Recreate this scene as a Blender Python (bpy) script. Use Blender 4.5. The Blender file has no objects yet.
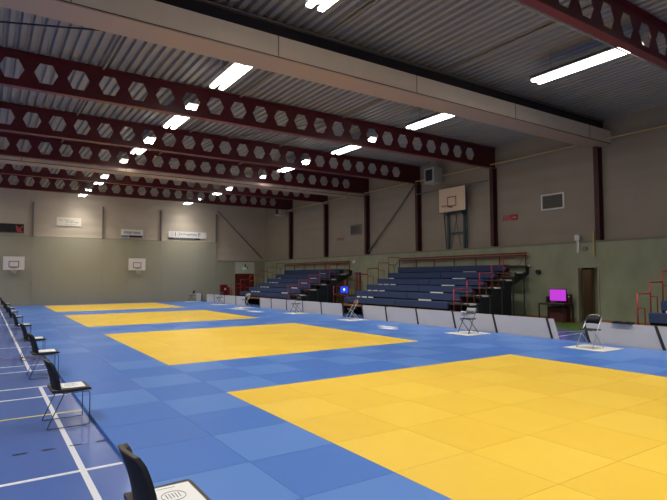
import bpy, bmesh, math, random
from mathutils import Vector, Matrix
random.seed(7)
SC = bpy.context.scene
COL = SC.collection
PI = math.pi

# ------------------------------------------------------------------ materials
def mat(name, col, rough=.6, metal=0., noise=0., nscale=3., bump=0., bscale=40., emis=None, estr=0., spec=.5, coat=0., stretch=None, col2=None):
    m = bpy.data.materials.new(name); m.use_nodes = True
    nt = m.node_tree; b = nt.nodes['Principled BSDF']
    b.inputs['Base Color'].default_value = (*col, 1)
    b.inputs['Roughness'].default_value = rough
    b.inputs['Metallic'].default_value = metal
    b.inputs['Specular IOR Level'].default_value = spec
    b.inputs['Coat Weight'].default_value = coat
    if emis:
        b.inputs['Emission Color'].default_value = (*emis, 1)
        b.inputs['Emission Strength'].default_value = estr
    if noise or bump:
        tc = nt.nodes.new('ShaderNodeTexCoord'); mp = nt.nodes.new('ShaderNodeMapping')
        nt.links.new(tc.outputs['Object'], mp.inputs[0])
        if stretch: mp.inputs['Scale'].default_value = stretch
    if noise:
        n = nt.nodes.new('ShaderNodeTexNoise'); n.inputs['Scale'].default_value = nscale
        n.inputs['Detail'].default_value = 6
        nt.links.new(mp.outputs[0], n.inputs['Vector'])
        r = nt.nodes.new('ShaderNodeMix'); r.data_type = 'RGBA'
        c2 = col2 or tuple(min(1, c*(1+noise)) for c in col)
        c1 = tuple(c*(1-noise) for c in col)
        r.inputs[6].default_value = (*c1, 1); r.inputs[7].default_value = (*c2, 1)
        nt.links.new(n.outputs['Fac'], r.inputs[0]); nt.links.new(r.outputs[2], b.inputs['Base Color'])
    if bump:
        n2 = nt.nodes.new('ShaderNodeTexNoise'); n2.inputs['Scale'].default_value = bscale
        nt.links.new(mp.outputs[0], n2.inputs['Vector'])
        bp = nt.nodes.new('ShaderNodeBump'); bp.inputs['Strength'].default_value = bump
        bp.inputs['Distance'].default_value = .01
        nt.links.new(n2.outputs['Fac'], bp.inputs['Height']); nt.links.new(bp.outputs[0], b.inputs['Normal'])
    return m

def wall_panel_mat(name, col, axis='z', scale=2.2, line=.12, strength=.6):
    """cladding: horizontal ribs as bump plus faint soiling"""
    m = mat(name, col, .75, noise=.10, nscale=.8)
    nt = m.node_tree; b = nt.nodes['Principled BSDF']
    tc = nt.nodes.new('ShaderNodeTexCoord'); sp = nt.nodes.new('ShaderNodeSeparateXYZ')
    nt.links.new(tc.outputs['Object'], sp.inputs[0])
    mu = nt.nodes.new('ShaderNodeMath'); mu.operation = 'MULTIPLY'; mu.inputs[1].default_value = 2*PI*scale
    nt.links.new(sp.outputs[2], mu.inputs[0])
    si = nt.nodes.new('ShaderNodeMath'); si.operation = 'SINE'; nt.links.new(mu.outputs[0], si.inputs[0])
    bp = nt.nodes.new('ShaderNodeBump'); bp.inputs['Strength'].default_value = strength; bp.inputs['Distance'].default_value = line
    nt.links.new(si.outputs[0], bp.inputs['Height']); nt.links.new(bp.outputs[0], b.inputs['Normal'])
    return m

M = {}
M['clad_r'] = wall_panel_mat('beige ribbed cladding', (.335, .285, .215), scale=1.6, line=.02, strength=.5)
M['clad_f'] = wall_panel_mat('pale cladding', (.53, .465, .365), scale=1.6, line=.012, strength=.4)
M['green_wall'] = mat('green grey plaster', (.36, .375, .25), .8, noise=.28, nscale=1.6, bump=.3, bscale=12, stretch=(1, 1, .6))
M['far_low'] = mat('grey green fabric wall', (.36, .345, .255), .85, noise=.08, nscale=.6, stretch=(1, 1, .15))
M['dark_wall'] = mat('shaded back wall', (.36, .33, .28), .8, noise=.1)
M['ledge'] = mat('ledge', (.24, .235, .18), .8)
M['ceiling'] = mat('galvanised steel deck', (.30, .288, .268), .5, metal=.1, noise=.22, nscale=2.5, stretch=(1, .1, 1))
M['beam_red'] = mat('wine red steel paint', (.088, .007, .013), .4, noise=.2, nscale=2)
M['column_red'] = mat('dark wine red column paint', (.055, .007, .010), .45)
M['beam_edge'] = mat('pale red flange paint', (.20, .035, .035), .4)
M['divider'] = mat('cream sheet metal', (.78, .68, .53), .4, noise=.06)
M['divider_bounce'] = mat('pink beige sheet metal', (.45, .32, .225), .55)  # cream sheet of the underside with pink bounce light put into its colour
M['dark'] = mat('black shadow gap', (.012, .012, .013), .6)
M['fascia'] = mat('near black wine paint', (.016, .012, .018), .5)
M['pipe'] = mat('beige conduit', (.26, .225, .17), .5)
M['ochre'] = mat('ochre pipe paint', (.62, .45, .2), .5)
M['grey_steel'] = mat('grey steel', (.22, .2, .18), .5, metal=.3)
M['tube'] = mat('fluorescent diffuser', (.9, .9, .9), .4, emis=(1, .955, .90), estr=4.2)
M['housing'] = mat('grey enamel', (.16, .155, .15), .5)
M['sport_floor'] = mat('blue sports floor', (.085, .155, .43), .2, noise=.05, nscale=1.2, spec=.6)
M['green_floor'] = mat('green sports floor', (.11, .22, .05), .3, noise=.06)
M['wood_trim'] = mat('orange wood', (.42, .2, .08), .5, noise=.2, nscale=3, stretch=(1, .1, 1))
M['line_white'] = mat('white line paint', (.72, .74, .8), .3)
M['line_yellow'] = mat('yellow line paint', (.78, .70, .12), .3)
M['line_red'] = mat('red line paint', (.4, .1, .12), .3)
M['line_black'] = mat('black line paint', (.02, .02, .03), .3)
def tatami(name, col):
    m = mat(name, col, .36, noise=.04, nscale=1.5, spec=.45)
    return m
BL = [tatami('blue tatami vinyl, grain one', (.056, .172, .53)), tatami('blue tatami vinyl, grain two', (.09, .222, .58)), tatami('blue tatami vinyl, grain three', (.060, .168, .515))]  # alternate tints put the directional sheen of turned tiles into the base colour
YL = [tatami('yellow tatami vinyl, grain one', (.835, .54, .047)), tatami('yellow tatami vinyl, grain two', (.868, .58, .06)), tatami('yellow tatami vinyl, grain three', (.85, .56, .055))]  # lighter and darker yellows paint the same sheen of alternating tiles
M['foam'] = mat('mat foam core', (.02, .04, .15), .8)
M['black'] = mat('black fabric', (.012, .013, .018), .85, noise=.2, nscale=30)
M['plastic_black'] = mat('black plastic', (.02, .02, .022), .45)
M['shell'] = mat('grey brown moulded plastic', (.09, .075, .06), .5)
M['chrome'] = mat('dull chrome', (.35, .36, .38), .25, metal=.9)
M['dark_chrome'] = mat('dark steel tube', (.10, .11, .15), .3, metal=.6)
M['silver'] = mat('pale steel tube', (.55, .53, .5), .35, metal=.4)
M['paper'] = mat('white paper', (.82, .82, .8), .7)
M['ink'] = mat('grey print', (.12, .12, .13), .7)
M['seat_blue'] = mat('navy upholstery', (.030, .056, .15), .7, noise=.15, nscale=6)
M['deck'] = mat('pale laminate', (.38, .36, .33), .35)
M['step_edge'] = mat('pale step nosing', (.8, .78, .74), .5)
M['brown'] = mat('brown varnished board', (.23, .10, .05), .45, noise=.2, nscale=4, stretch=(1, .15, 1))
M['rail_red'] = mat('bright red rail paint', (.5, .03, .03), .4)
M['rail_brown'] = mat('red brown rail paint', (.20, .04, .022), .45)
M['bl_side'] = mat('black cladding and doorway dark', (.014, .018, .02), .7)
M['bl_post'] = mat('dark grey steel', (.05, .06, .065), .5)
M['board'] = mat('grey white barrier fabric', (.52, .51, .53), .7, noise=.05)
M['white_mat'] = mat('pale foam mat', (.66, .65, .62), .6)
M['sheet'] = mat('white foam sheet', (.70, .72, .76), .6)
M['bb_wood'] = mat('cream backboard', (.80, .61, .41), .5, noise=.06)
M['bb_white'] = mat('white backboard', (.75, .72, .68), .4)
M['teal'] = mat('teal grey steel', (.055, .085, .085), .5)
M['rim'] = mat('orange red rim', (.55, .07, .03), .4)
M['net'] = mat('white net cord', (.7, .68, .62), .8)
M['frame_cream'] = mat('cream door frame', (.42, .38, .28), .5)
M['door_wood'] = mat('brown door leaf', (.13, .075, .045), .5, noise=.2, nscale=3, stretch=(1, 1, .1))
M['door_red'] = mat('dark red door', (.17, .010, .012), .4, noise=.1)
M['red'] = mat('signal red', (.5, .02, .025), .4)
M['sign_red'] = mat('red sign plate', (.42, .03, .03), .5)
M['sign_white'] = mat('white sign plate', (.80, .78, .76), .5)
M['sign_cream'] = mat('cream sign plate', (.72, .68, .58), .5)
M['sign_black'] = mat('black sign plate', (.012, .012, .013), .5)
M['navy'] = mat('navy print', (.01, .02, .09), .5)
M['sky'] = mat('light blue print', (.08, .25, .5), .5)
M['pink_print'] = mat('red print', (.5, .05, .07), .5)
M['text_pale'] = mat('pale print', (.6, .3, .28), .5)
M['exit'] = mat('exit sign lens', (.2, .45, .3), .4, emis=(.35, .8, .5), estr=.06)
M['green_dark'] = mat('dark green print', (.005, .06, .02), .5)
M['magenta'] = mat('lit magenta screen', (.1, .01, .1), .3, emis=(.62, .055, .78), estr=.27)
M['bluescreen'] = mat('lit blue screen', (.01, .02, .2), .3, emis=(.015, .06, .85), estr=.35)
M['whitescreen'] = mat('lit white patch', (.5, .6, .9), .3, emis=(.6, .8, 1), estr=.5)
M['box_grey'] = mat('pale grey casing', (.32, .31, .29), .5)
M['white_case'] = mat('off white casing', (.5, .48, .44), .5)
M['louvre'] = mat('black grille', (.015, .015, .015), .5)
M['table_brown'] = mat('brown table top', (.14, .075, .05), .5)
M['dark_red'] = mat('dark red casing', (.10, .02, .018), .6)

# ------------------------------------------------------------------ helpers
class MB:
    def __init__(s): s.v = []; s.f = []; s.mi = []; s.mats = []; s.sm = []
    def _m(s, m):
        if m not in s.mats: s.mats.append(m)
        return s.mats.index(m)
    def face(s, pts, m, smooth=False):
        b = len(s.v); s.v += [tuple(p) for p in pts]; s.f.append(tuple(range(b, b+len(pts)))); s.mi.append(s._m(m)); s.sm.append(smooth)
        return s
    def box(s, x0, x1, y0, y1, z0, z1, m, rot=None):
        P = [Vector((x, y, z)) for z in (z0, z1) for y in (y0, y1) for x in (x0, x1)]
        if rot:
            c = Vector(((x0+x1)/2, (y0+y1)/2, (z0+z1)/2)); P = [rot @ (p-c)+c for p in P]
        b = len(s.v); s.v += [tuple(p) for p in P]; k = s._m(m)
        for f in ((0, 2, 3, 1), (4, 5, 7, 6), (0, 1, 5, 4), (2, 6, 7, 3), (0, 4, 6, 2), (1, 3, 7, 5)):
            s.f.append(tuple(b+i for i in f)); s.mi.append(k); s.sm.append(False)
        return s
    def tube(s, pts, r, m, n=8, cyc=False):
        P = [Vector(p) for p in pts]; k = s._m(m); rings = []; prev = None
        N = len(P)
        for i, p in enumerate(P):
            if cyc: d = (P[(i+1) % N]-P[i-1]).normalized()
            elif i == 0: d = (P[1]-P[0]).normalized()
            elif i == N-1: d = (P[-1]-P[-2]).normalized()
            else: d = ((P[i+1]-p).normalized()+(p-P[i-1]).normalized()).normalized()
            if prev is None:
                a = Vector((0, 0, 1)) if abs(d.z) < .9 else Vector((1, 0, 0))
                u = d.cross(a).normalized()
            else: u = (prev-d*prev.dot(d)).normalized()
            prev = u; w = d.cross(u)
            b = len(s.v); rings.append(b)
            s.v += [tuple(p+r*(math.cos(2*PI*j/n)*u+math.sin(2*PI*j/n)*w)) for j in range(n)]
        pairs = list(zip(rings, rings[1:]))
        if cyc: pairs.append((rings[-1], rings[0]))
        for a, b in pairs:
            for j in range(n):
                s.f.append((a+j, a+(j+1) % n, b+(j+1) % n, b+j)); s.mi.append(k); s.sm.append(True)
        if not cyc:
            s.f.append(tuple(rings[0]+j for j in reversed(range(n)))); s.mi.append(k); s.sm.append(False)
            s.f.append(tuple(rings[-1]+j for j in range(n))); s.mi.append(k); s.sm.append(False)
        return s
    def prism(s, poly, axis, a, b, m):
        """poly: list of 2D points (in the other two axes, ascending order) extruded along axis between a and b"""
        def P(q, t):
            return {'x': (t, q[0], q[1]), 'y': (q[0], t, q[1]), 'z': (q[0], q[1], t)}[axis]
        n = len(poly); s.face([P(q, a) for q in poly], m); s.face([P(q, b) for q in reversed(poly)], m)
        for i in range(n):
            q, r = poly[i], poly[(i+1) % n]
            s.face([P(q, a), P(q, b), P(r, b), P(r, a)], m)
        return s
    def build(s, name, parent=None, bevel=0., origin=None, kind=None, recalc=True):
        o3 = Vector(parent.get('_w', (0, 0, 0))) if parent else Vector(origin or (0, 0, 0))
        me = bpy.data.meshes.new(name)
        me.from_pydata([tuple(Vector(p)-o3) for p in s.v], [], s.f)
        for m in s.mats: me.materials.append(m)
        for p, k, sm in zip(me.polygons, s.mi, s.sm): p.material_index = k; p.use_smooth = sm
        if recalc:
            bm = bmesh.new(); bm.from_mesh(me); bmesh.ops.remove_doubles(bm, verts=bm.verts, dist=1e-5)
            bmesh.ops.recalc_face_normals(bm, faces=bm.faces); bm.to_mesh(me); bm.free()
        me.update()
        o = bpy.data.objects.new(name, me); COL.objects.link(o)
        if parent: o.parent = parent
        else: o.location = o3
        o['_w'] = tuple(o3)
        if bevel:
            bv = o.modifiers.new('bevel', 'BEVEL'); bv.width = bevel; bv.segments = 2; bv.limit_method = 'ANGLE'
        if kind: o['kind'] = kind
        return o

def thing(name, label, cat, loc=(0, 0, 0), group=None):
    o = bpy.data.objects.new(name, None); COL.objects.link(o); o.location = loc; o.empty_display_size = .1
    o['_w'] = tuple(loc); o['label'] = label; o['category'] = cat
    if group: o['group'] = group
    return o
def tag(o, label, cat, group=None):
    o['label'] = label; o['category'] = cat
    if group: o['group'] = group
    return o
def dup(root, loc, label, rz=None, group=None):
    kids = {}
    r = root.copy(); COL.objects.link(r); r.location = loc; r['label'] = label
    if rz is not None: r.rotation_euler = (0, 0, rz)
    if group: r['group'] = group
    for ch in list(root.children):
        c = ch.copy(); COL.objects.link(c); c.parent = r
        for g in ch.children:
            d = g.copy(); COL.objects.link(d); d.parent = c
    return r
def text_mesh(name, body, size, loc, rot, m, parent=None, sx=1.):
    cu = bpy.data.curves.new(name, 'FONT'); cu.body = body; cu.size = size; cu.align_x = 'CENTER'; cu.align_y = 'CENTER'; cu.extrude = .004
    t = bpy.data.objects.new(name, cu); COL.objects.link(t)
    dg = bpy.context.evaluated_depsgraph_get(); me = bpy.data.meshes.new_from_object(t.evaluated_get(dg))
    bpy.data.objects.remove(t)
    me.materials.clear(); me.materials.append(m)
    o3 = Vector(parent.get('_w', (0, 0, 0))) if parent else Vector((0, 0, 0))
    me.transform(Matrix.Translation(Vector(loc)-o3) @ rot.to_4x4() @ Matrix.Diagonal((sx, 1, 1, 1)))
    o = bpy.data.objects.new(name, me); COL.objects.link(o)
    if parent: o.parent = parent
    return o

# ------------------------------------------------------------------ dimensions of the hall
XL, XR, YF, YN, ZC = -9.4, 19.9, 40.2, -9.0, 7.93
DZ = {21.05: .03, 25.68: .10, 30.38: .12, 35.4: .14}
def roof_dz(y): return 0 if y < 16 else .15*(y-16)/(YF-16)
BEAMS = [-4.0, .9, 5.74, 11.05, 15.95, 21.05, 25.68, 30.38, 35.4]

# ---- floor
f = MB()
f.face([(XL, YN, 0), (16.6, YN, 0), (16.6, YF, 0), (XL, YF, 0)], M['sport_floor'])
f.face([(16.6, YN, 0), (XR+2.5, YN, 0), (XR+2.5, YF, 0), (16.6, YF, 0)], M['green_floor'])
zl = [.001]
def ln(x0, x1, y0, y1, m):
    z = zl[0]; zl[0] += .0001
    f.face([(x0, y0, z), (x1, y0, z), (x1, y1, z), (x0, y1, z)], m)
ln(.81, .868, YN, 10.3, M['line_white']); ln(.77, .83, 12.05, YF-.2, M['line_white'])
ln(-6, 1.2, 5.58, 5.64, M['line_white'])
ln(-6, 1.2, 8.11, 8.16, M['line_yellow'])
ln(-6, 1.2, 9.36, 9.42, M['line_white']); ln(-6, 1.2, 10.24, 10.3, M['line_white'])
ln(-6, 1.2, 12.05, 12.11, M['line_white']); ln(-6, 1.2, 12.85, 12.91, M['line_white'])
ln(-6, 1.2, 14.1, 14.17, M['line_red']); ln(-6, 1.2, 16.3, 16.36, M['line_white']); ln(-6, 1.2, 20.4, 20.48, M['line_red'])
ln(-6, 1.2, 24.5, 24.58, M['line_white'])
for k in range(-6, 4):
    x = .29+.27*k
    ln(x, x+.13, 6.47, 6.51, M['line_black'])
f.face([(13.9, 9.50, .0015), (13.9, 9.44, .0015), (17.2, 9.70, .0015), (17.2, 9.76, .0015)], M['line_white'])
f.face([(14.6, 10.62, .0015), (14.6, 10.56, .0015), (17.4, 9.82, .0015), (17.4, 9.88, .0015)], M['line_white'])
fo = f.build('floor', kind='structure', recalc=False)

# ---- ceiling : trapezoidal steel deck, ribs along the hall
c = MB(); p = .25; x = XL
prof = []
while x < XR:
    prof += [(x, ZC), (x+.11, ZC), (x+.145, ZC+.09), (x+.215, ZC+.09)]
    x += p
prof = [(min(a, XR), b) for a, b in prof]+[(XR, ZC)]
for (a, za), (b, zb) in zip(prof, prof[1:]):
    c.face([(a, YN, za), (a, 16, za), (b, 16, zb), (b, YN, zb)], M['ceiling'])
    c.face([(a, 16, za), (a, YF, za+.15), (b, YF, zb+.15), (b, 16, zb)], M['ceiling'])
c.box(XL-.1, XR+.1, YN, YF, ZC+.36, ZC+.4, M['dark'])
c.build('ceiling', kind='structure', recalc=False)

# ---- right wall, with openings
w = MB()
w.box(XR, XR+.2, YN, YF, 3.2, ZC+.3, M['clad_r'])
D1 = (11.05, 11.9, 2.2); D2 = (26.3, 27.1, 2.15)
segs = [(YN, D1[0]), (D1[1], D2[0]), (D2[1], YF)]
for a, b in segs: w.box(XR-.1, XR+.2, a, b, 0, 3.17, M['green_wall'])
for d in (D1, D2): w.box(XR-.1, XR+.2, d[0], d[1], d[2], 3.17, M['green_wall'])
w.build('wall_right', kind='structure')
MB().box(XR-.13, XR, YN, YF, 3.17, 3.24, M['ledge']).build('trim_1', kind='structure')
for i, (a, b) in enumerate(((YN, D1[0]-.1), (D1[1]+.1, D2[0]-.1), (D2[1]+.1, YF-.2))):
    MB().box(XR-.125, XR-.1, a, b, 0, .17, M['wood_trim']).build('baseboard_right', kind='structure')
# ---- far wall
w = MB()
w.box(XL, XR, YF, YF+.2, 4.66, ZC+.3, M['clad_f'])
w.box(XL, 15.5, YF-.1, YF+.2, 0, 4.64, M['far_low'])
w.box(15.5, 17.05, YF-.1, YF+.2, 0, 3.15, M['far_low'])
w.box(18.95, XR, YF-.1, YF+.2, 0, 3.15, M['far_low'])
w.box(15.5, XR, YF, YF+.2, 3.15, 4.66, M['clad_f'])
w.box(17.05, 18.95, YF, YF+.2, 0, 3.15, M['far_low'])
w.build('wall_far', kind='structure')
MB().box(15.5, XR-.1, YF-.13, YF, 3.15, 3.21, M['dark_wall']).build('trim_2', kind='structure')
MB().box(XL-.2, XL, YN, YF, 0, ZC+.3, M['dark_wall']).build('wall_left', kind='structure')
MB().box(XL-.2, XR+.2, YN-.2, YN, 0, ZC+.3, M['dark_wall']).build('wall_near', kind='structure')

# far wall seams / posts
ordin = ['leftmost', 'second from the left', 'third from the left', 'fourth from the left']
for i, x in enumerate((2.62, 6.98, 11.1, 15.5)):
    b = MB().box(x-.05, x+.05, YF-.16, YF-.02, 4.66, 6.95, M['grey_steel'])
    tag(b.build('wall_post', origin=(x, YF, 4.66)), 'thin dark upright on the pale upper far wall, '+ordin[i], 'post', None)
    MB().box(x-.03, x+.03, YF-.115, YF-.1, 0, 4.64, M['dark_wall']).build('trim_%d' % (10+i), kind='structure')

# ------------------------------------------------------------------ columns and castellated beams
def column(y, label):
    t = thing('steel_column', label, 'column', (XR-.16, y, 3.24))
    for a, b in ((XR-.30, XR-.28), (XR-.04, XR-.005)):
        MB().box(a, b, y-.095, y+.095, 3.245, 6.93, M['column_red']).build('flange', t)
    MB().box(XR-.28, XR-.04, y-.01, y+.01, 3.245, 6.93, M['column_red']).build('web', t)
cname = {5.74: 'dark red wall column nearest the camera, beside the third bleacher', 11.05: 'dark red wall column right above the open doorway', 15.95: 'dark red wall column right of the large basketball backboard',
         21.05: 'dark red wall column left of the large basketball backboard', 25.68: 'dark red wall column at the foot of the diagonal wall brace', 30.38: 'dark red wall column above the far bleacher, under the far partition housing', 35.4: 'dark red wall column closest to the far wall'}
for y, l in cname.items():
    if y > 6: column(10.93 if y == 11.05 else y, l)

def castellated(y, label):
    t = thing('castellated_roof_beam', label, 'roof beam', (XR-.3, y, 6.95))
    dz = DZ.get(y, 0)
    z0, z1, tw, zc = 6.94+dz, 7.87+dz*.8, .012, 7.415+dz
    m = M['beam_red']; b = MB()
    pitch, r = .805, .29
    centers = [.46+pitch*k for k in range(-11, 23) if .46+pitch*k > XL+1.2]
    cells = [(cx-pitch/2, cx+pitch/2, cx) for cx in centers]
    for sgn in (-1, 1):
        yy = y+sgn*tw
        b.face([(XL, yy, z0), (cells[0][0], yy, z0), (cells[0][0], yy, zc), (cells[0][0], yy, z1), (XL, yy, z1)], m)
        b.face([(cells[-1][1], yy, z0), (XR, yy, z0), (XR, yy, z1), (cells[-1][1], yy, z1), (cells[-1][1], yy, zc)], m)
        for a, e, cx in cells:
            hl, hr = (cx-r, zc), (cx+r, zc); tl, tr = (cx-r*.52, zc+.27), (cx+r*.52, zc+.27); bl_, br = (cx-r*.52, zc-.27), (cx+r*.52, zc-.27)
            for q in ([(a, zc), hl, tl, (a, z1)], [(a, z1), tl, tr, (e, z1)], [tr, hr, (e, zc), (e, z1)],
                      [(a, z0), bl_, hl, (a, zc)], [(a, z0), (e, z0), br, bl_], [br, (e, z0), (e, zc), hr]):
                b.face([(u, yy, v) for u, v in q], m)
    for a, e, cx in cells:
        H = [(cx-r, zc), (cx-r*.52, zc+.27), (cx+r*.52, zc+.27), (cx+r, zc), (cx+r*.52, zc-.27), (cx-r*.52, zc-.27)]
        for q, s in zip(H, H[1:]+H[:1]):
            b.face([(q[0], y-tw, q[1]), (q[0], y+tw, q[1]), (s[0], y+tw, s[1]), (s[0], y-tw, s[1])], m)
    b.build('web', t)
    MB().box(XL, XR-.005, y-.10, y+.10, z0-.025, z0, M['beam_edge']).build('bottom_flange', t)
    MB().box(XL, XR-.005, y-.10, y+.10, z1, z1+.025, m).build('top_flange', t)
    return t
bl = {5.74: 'dark red roof beam with hexagonal holes crossing the top right corner', 11.05: 'roof beam with hexagonal holes hidden behind the near cream partition housing',
      15.95: 'long red roof beam with hexagonal holes, first one beyond the near cream housing', 21.05: 'second red perforated roof beam beyond the near cream housing',
      25.68: 'third red perforated roof beam beyond the near housing, just in front of the far housing', 30.38: 'red perforated roof beam half hidden by the far cream housing',
      35.4: 'farthest red perforated roof beam, next to the far wall', 0.9: 'red perforated roof beam overhead out of view', -4.0: 'red perforated roof beam behind the camera'}
for y in BEAMS: castellated(y, bl[y])

# partition curtain housings
def housing(y0, y1, z0, z1, label):
    t = thing('partition_curtain_housing', label, 'partition housing', (5, y0, z0))
    if y0 < 20:
        MB().box(XL+.02, XR-.02, y0+.31, y0+.34, z1-.02, 7.87, M['fascia']).build('upper_fascia', t)
        MB().box(XL+.02, XR-.02, y0+.22, y0+.31, 7.84, 7.88, M['grey_steel']).build('top_channel', t)
        for k in range(-11, 24):
            x = .46+.805*k
            MB().box(x-.1, x+.1, y0+.305, y0+.31, z1+.085, z1+.10, M['box_grey']).build('slit_light_strip', t)  # pale strips painted as light showing through the beam holes
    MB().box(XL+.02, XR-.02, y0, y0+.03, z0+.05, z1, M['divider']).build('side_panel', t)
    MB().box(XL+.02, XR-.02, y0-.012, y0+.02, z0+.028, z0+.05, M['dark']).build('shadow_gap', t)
    MB().box(XL+.02, XR-.02, y0-.02, y1, z0, z0+.028, M['divider_bounce']).build('underside', t)
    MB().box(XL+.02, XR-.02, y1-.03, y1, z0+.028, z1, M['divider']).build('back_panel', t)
    for x in [XL+2+4.3*k for k in range(7)]:
        MB().box(x-.012, x+.012, y0-.008, y0, z0+.05, z1, M['pipe']).build('joint_strip', t)
housing(10.45, 11.22, 6.88, 7.42, 'long cream partition housing across the ceiling, nearest to the camera')
housing(25.98, 26.68, 6.86, 7.4, 'long cream partition housing far down the ceiling near the far wall')

# ------------------------------------------------------------------ ceiling lights
def make_light(loc, label):
    x, y, z = loc; t = thing('ceiling_light', label, 'ceiling light', loc, 'twin-tube ceiling lights')
    b = MB(); b.prism([(x-.27, z+.02), (x-.20, z+.13), (x+.20, z+.13), (x+.27, z+.02), (x+.25, z+.02), (x+.18, z+.11), (x-.18, z+.11), (x-.25, z+.02)], 'y', y, y+2.8, M['housing'])
    b.build('housing', t)
    MB().box(x-.05, x+.05, y+.1, y+2.7, z+.135, z+.20, M['grey_steel']).build('gear_tray', t)
    for s in (-1, 1):
        MB().box(x+s*.135-.068, x+s*.135+.068, y+.02, y+2.78, z-.03, z+.035, M['tube']).build('diffuser', t, bevel=.015)
    la = bpy.data.lights.new('lamp', 'AREA'); la.shape = 'RECTANGLE'; la.size = .13; la.size_y = 2.7; la.energy = 16.5; la.spread = math.radians(112); la.color = (1, .95, .88)
    for s in (-1, 1):
        lo = bpy.data.objects.new('lamp', la); COL.objects.link(lo); lo.parent = t; lo.location = (s*.135, 1.4, -.034)
    for yy in (.5, 2.3):
        MB().tube([(x, y+yy, z+.2), (x, y+yy, ZC)], .012, M['grey_steel'], 6).build('hanger', t)
    return t
rowname = {5.2: 'left visible row', 12.5: 'right row', -2.1: 'row left of the picture'}
LY = [(BEAMS[i], BEAMS[i]+.16) for i in range(len(BEAMS))]
nth = ['behind the camera', 'just above the camera', 'first', 'second', 'third', 'fourth', 'fifth', 'sixth', 'seventh and farthest']
proto = None
desc = {5.2: ['behind the camera', 'overhead', 'cut by the top edge of the picture', 'between near housing and first full red beam', 'beyond the first full red beam', 'beyond the second full red beam',
              'seen just over the far cream housing', 'glimpsed under the far cream housing', 'closest to the far wall']}
for x in (5.2, 12.5, -2.1):
    xx = {5.2: 5.38, 12.5: 12.62, -2.1: -2.1}[x]
    for i, (yb, y) in enumerate(LY):
        xx = {5.2: 5.38 if i < 4 else 5.46, 12.5: 12.62 if i < 3 else 12.78, -2.1: -2.1}[x]
        z = 7.26 + {4: .05, 5: .12, 6: .12, 7: .16, 8: .18}.get(i, 0)
        if x == 5.2: lab = 'lit ceiling light in the left visible row, ' + desc[5.2][i]
        elif x == 12.5: lab = 'lit twin-tube ceiling light in the right-hand row, %s from the camera end' % (['out of sight', 'overhead', 'first', 'second', 'third', 'fourth', 'fifth', 'sixth', 'last'][i])
        else: lab = 'lit twin-tube ceiling light outside the picture on the left, in bay %s' % (['one', 'two', 'three', 'four', 'five', 'six', 'seven', 'eight', 'nine'][i])
        if i == 8: y = 36.7; z = 7.5
        if proto is None: proto = make_light((xx, y, z), lab)
        else: dup(proto, (xx, y, z), lab, group='twin-tube ceiling lights')

# conduits, wires
for x, lab in ((2.7, 'pale conduit running along the ceiling on the far left'), (6.95, 'conduit running along the ceiling between the two light rows, left one'), (11.15, 'conduit running along the ceiling just left of the right-hand lights')):
    tag(MB().tube([(x, YN+.1, ZC-.045), (x, YF-.1, ZC-.045)], .04, M['pipe'], 8).build('ceiling_conduit', origin=(x, 0, ZC)), lab, 'pipe')
tag(MB().tube([(-4, 15.8, 7.80), (6.9, 11.3, 7.80)], .02, M['dark'], 6).build('brace_rod', origin=(1, 13, 7.85)), 'thin black bracing rod under the ceiling at the left edge', 'rod')
tag(MB().tube([(8.6, 20.9, 7.85), (11.1, 16.1, 7.85)], .03, M['grey_steel'], 6).build('brace_rod', origin=(10, 18, 7.85)), 'thin grey bracing rod under the ceiling between second and third beams', 'rod')
tag(MB().tube([(XR-.34, 6.2, 7.08), (XR-.34, 36, 7.05)], .035, M['ochre'], 8).build('wall_pipe', origin=(XR-.34, 11, 7)), 'thin ochre pipe along the top of the right wall', 'pipe')
tag(MB().tube([(XR-.34, 16.1, 6.35), (XR-.34, 21, 6.35)], .03, M['grey_steel'], 8).build('wall_pipe', origin=(XR-.34, 18, 6.35)), 'grey pipe behind the large backboard between two wall columns', 'pipe')
tag(MB().tube([(XR-.12, 25.6, 3.4), (XR-.12, 21.4, 6.9)], .05, M['pipe'], 8).build('wall_brace', origin=(XR-.1, 25.6, 3.3)), 'diagonal beige steel brace on the right wall between two columns', 'brace')
tag(MB().tube([(15.6, YF-.1, 7.2), (19.6, YF-.1, 3.4)], .05, M['grey_steel'], 8).build('wall_brace', origin=(19.6, YF, 3.3)), 'diagonal grey steel brace on the far wall above the red doors', 'brace')
tag(MB().tube([(-9, 5.875, 6.90), (19.5, 5.875, 6.90)], .018, M['box_grey'], 6).build('cable', origin=(8, 5.8, 6.9)), 'white cable along the underside of the top right beam', 'cable')

# ------------------------------------------------------------------ judo mats
X0, TY, Y0 = 1.22, 1.02, .73
T = .04
def tile(x0, x1, y0, y1, m, parent, name='mat_tile'):
    g = .002
    b = MB(); b.box(x0+g, x1-g, y0+g, y1-g, .002, T, m)
    return b.build(name, parent, recalc=False)
order = ['nearest to the camera', 'second from the camera', 'third from the camera', 'farthest, in front of the far wall']
yfields = []
for k in range(4):
    yy = Y0+10.2*k-.0
    yfields.append((yy, yy+7*TY))
    t = thing('yellow_mat_field', 'yellow judo contest square of vinyl tiles, '+order[k], 'judo mat', (6.72, yy+3.5, 0), 'yellow contest squares')
    for i in range(7):
        for j in range(7):
            q = random.random()
            m = YL[(i+j) % 2] if q < .65 else YL[2]
            tile(3.22+i, 4.22+i, yy+j*TY, yy+(j+1)*TY, m, t)
sur = thing('blue_mat_surround', 'blue judo mat floor of vinyl tiles surrounding the yellow squares', 'judo mat', (7, 5, 0))
cells = []
j = -4
ylist = []
yy = Y0-4*TY
while yy < 39.1: ylist.append(yy); yy += TY
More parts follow.
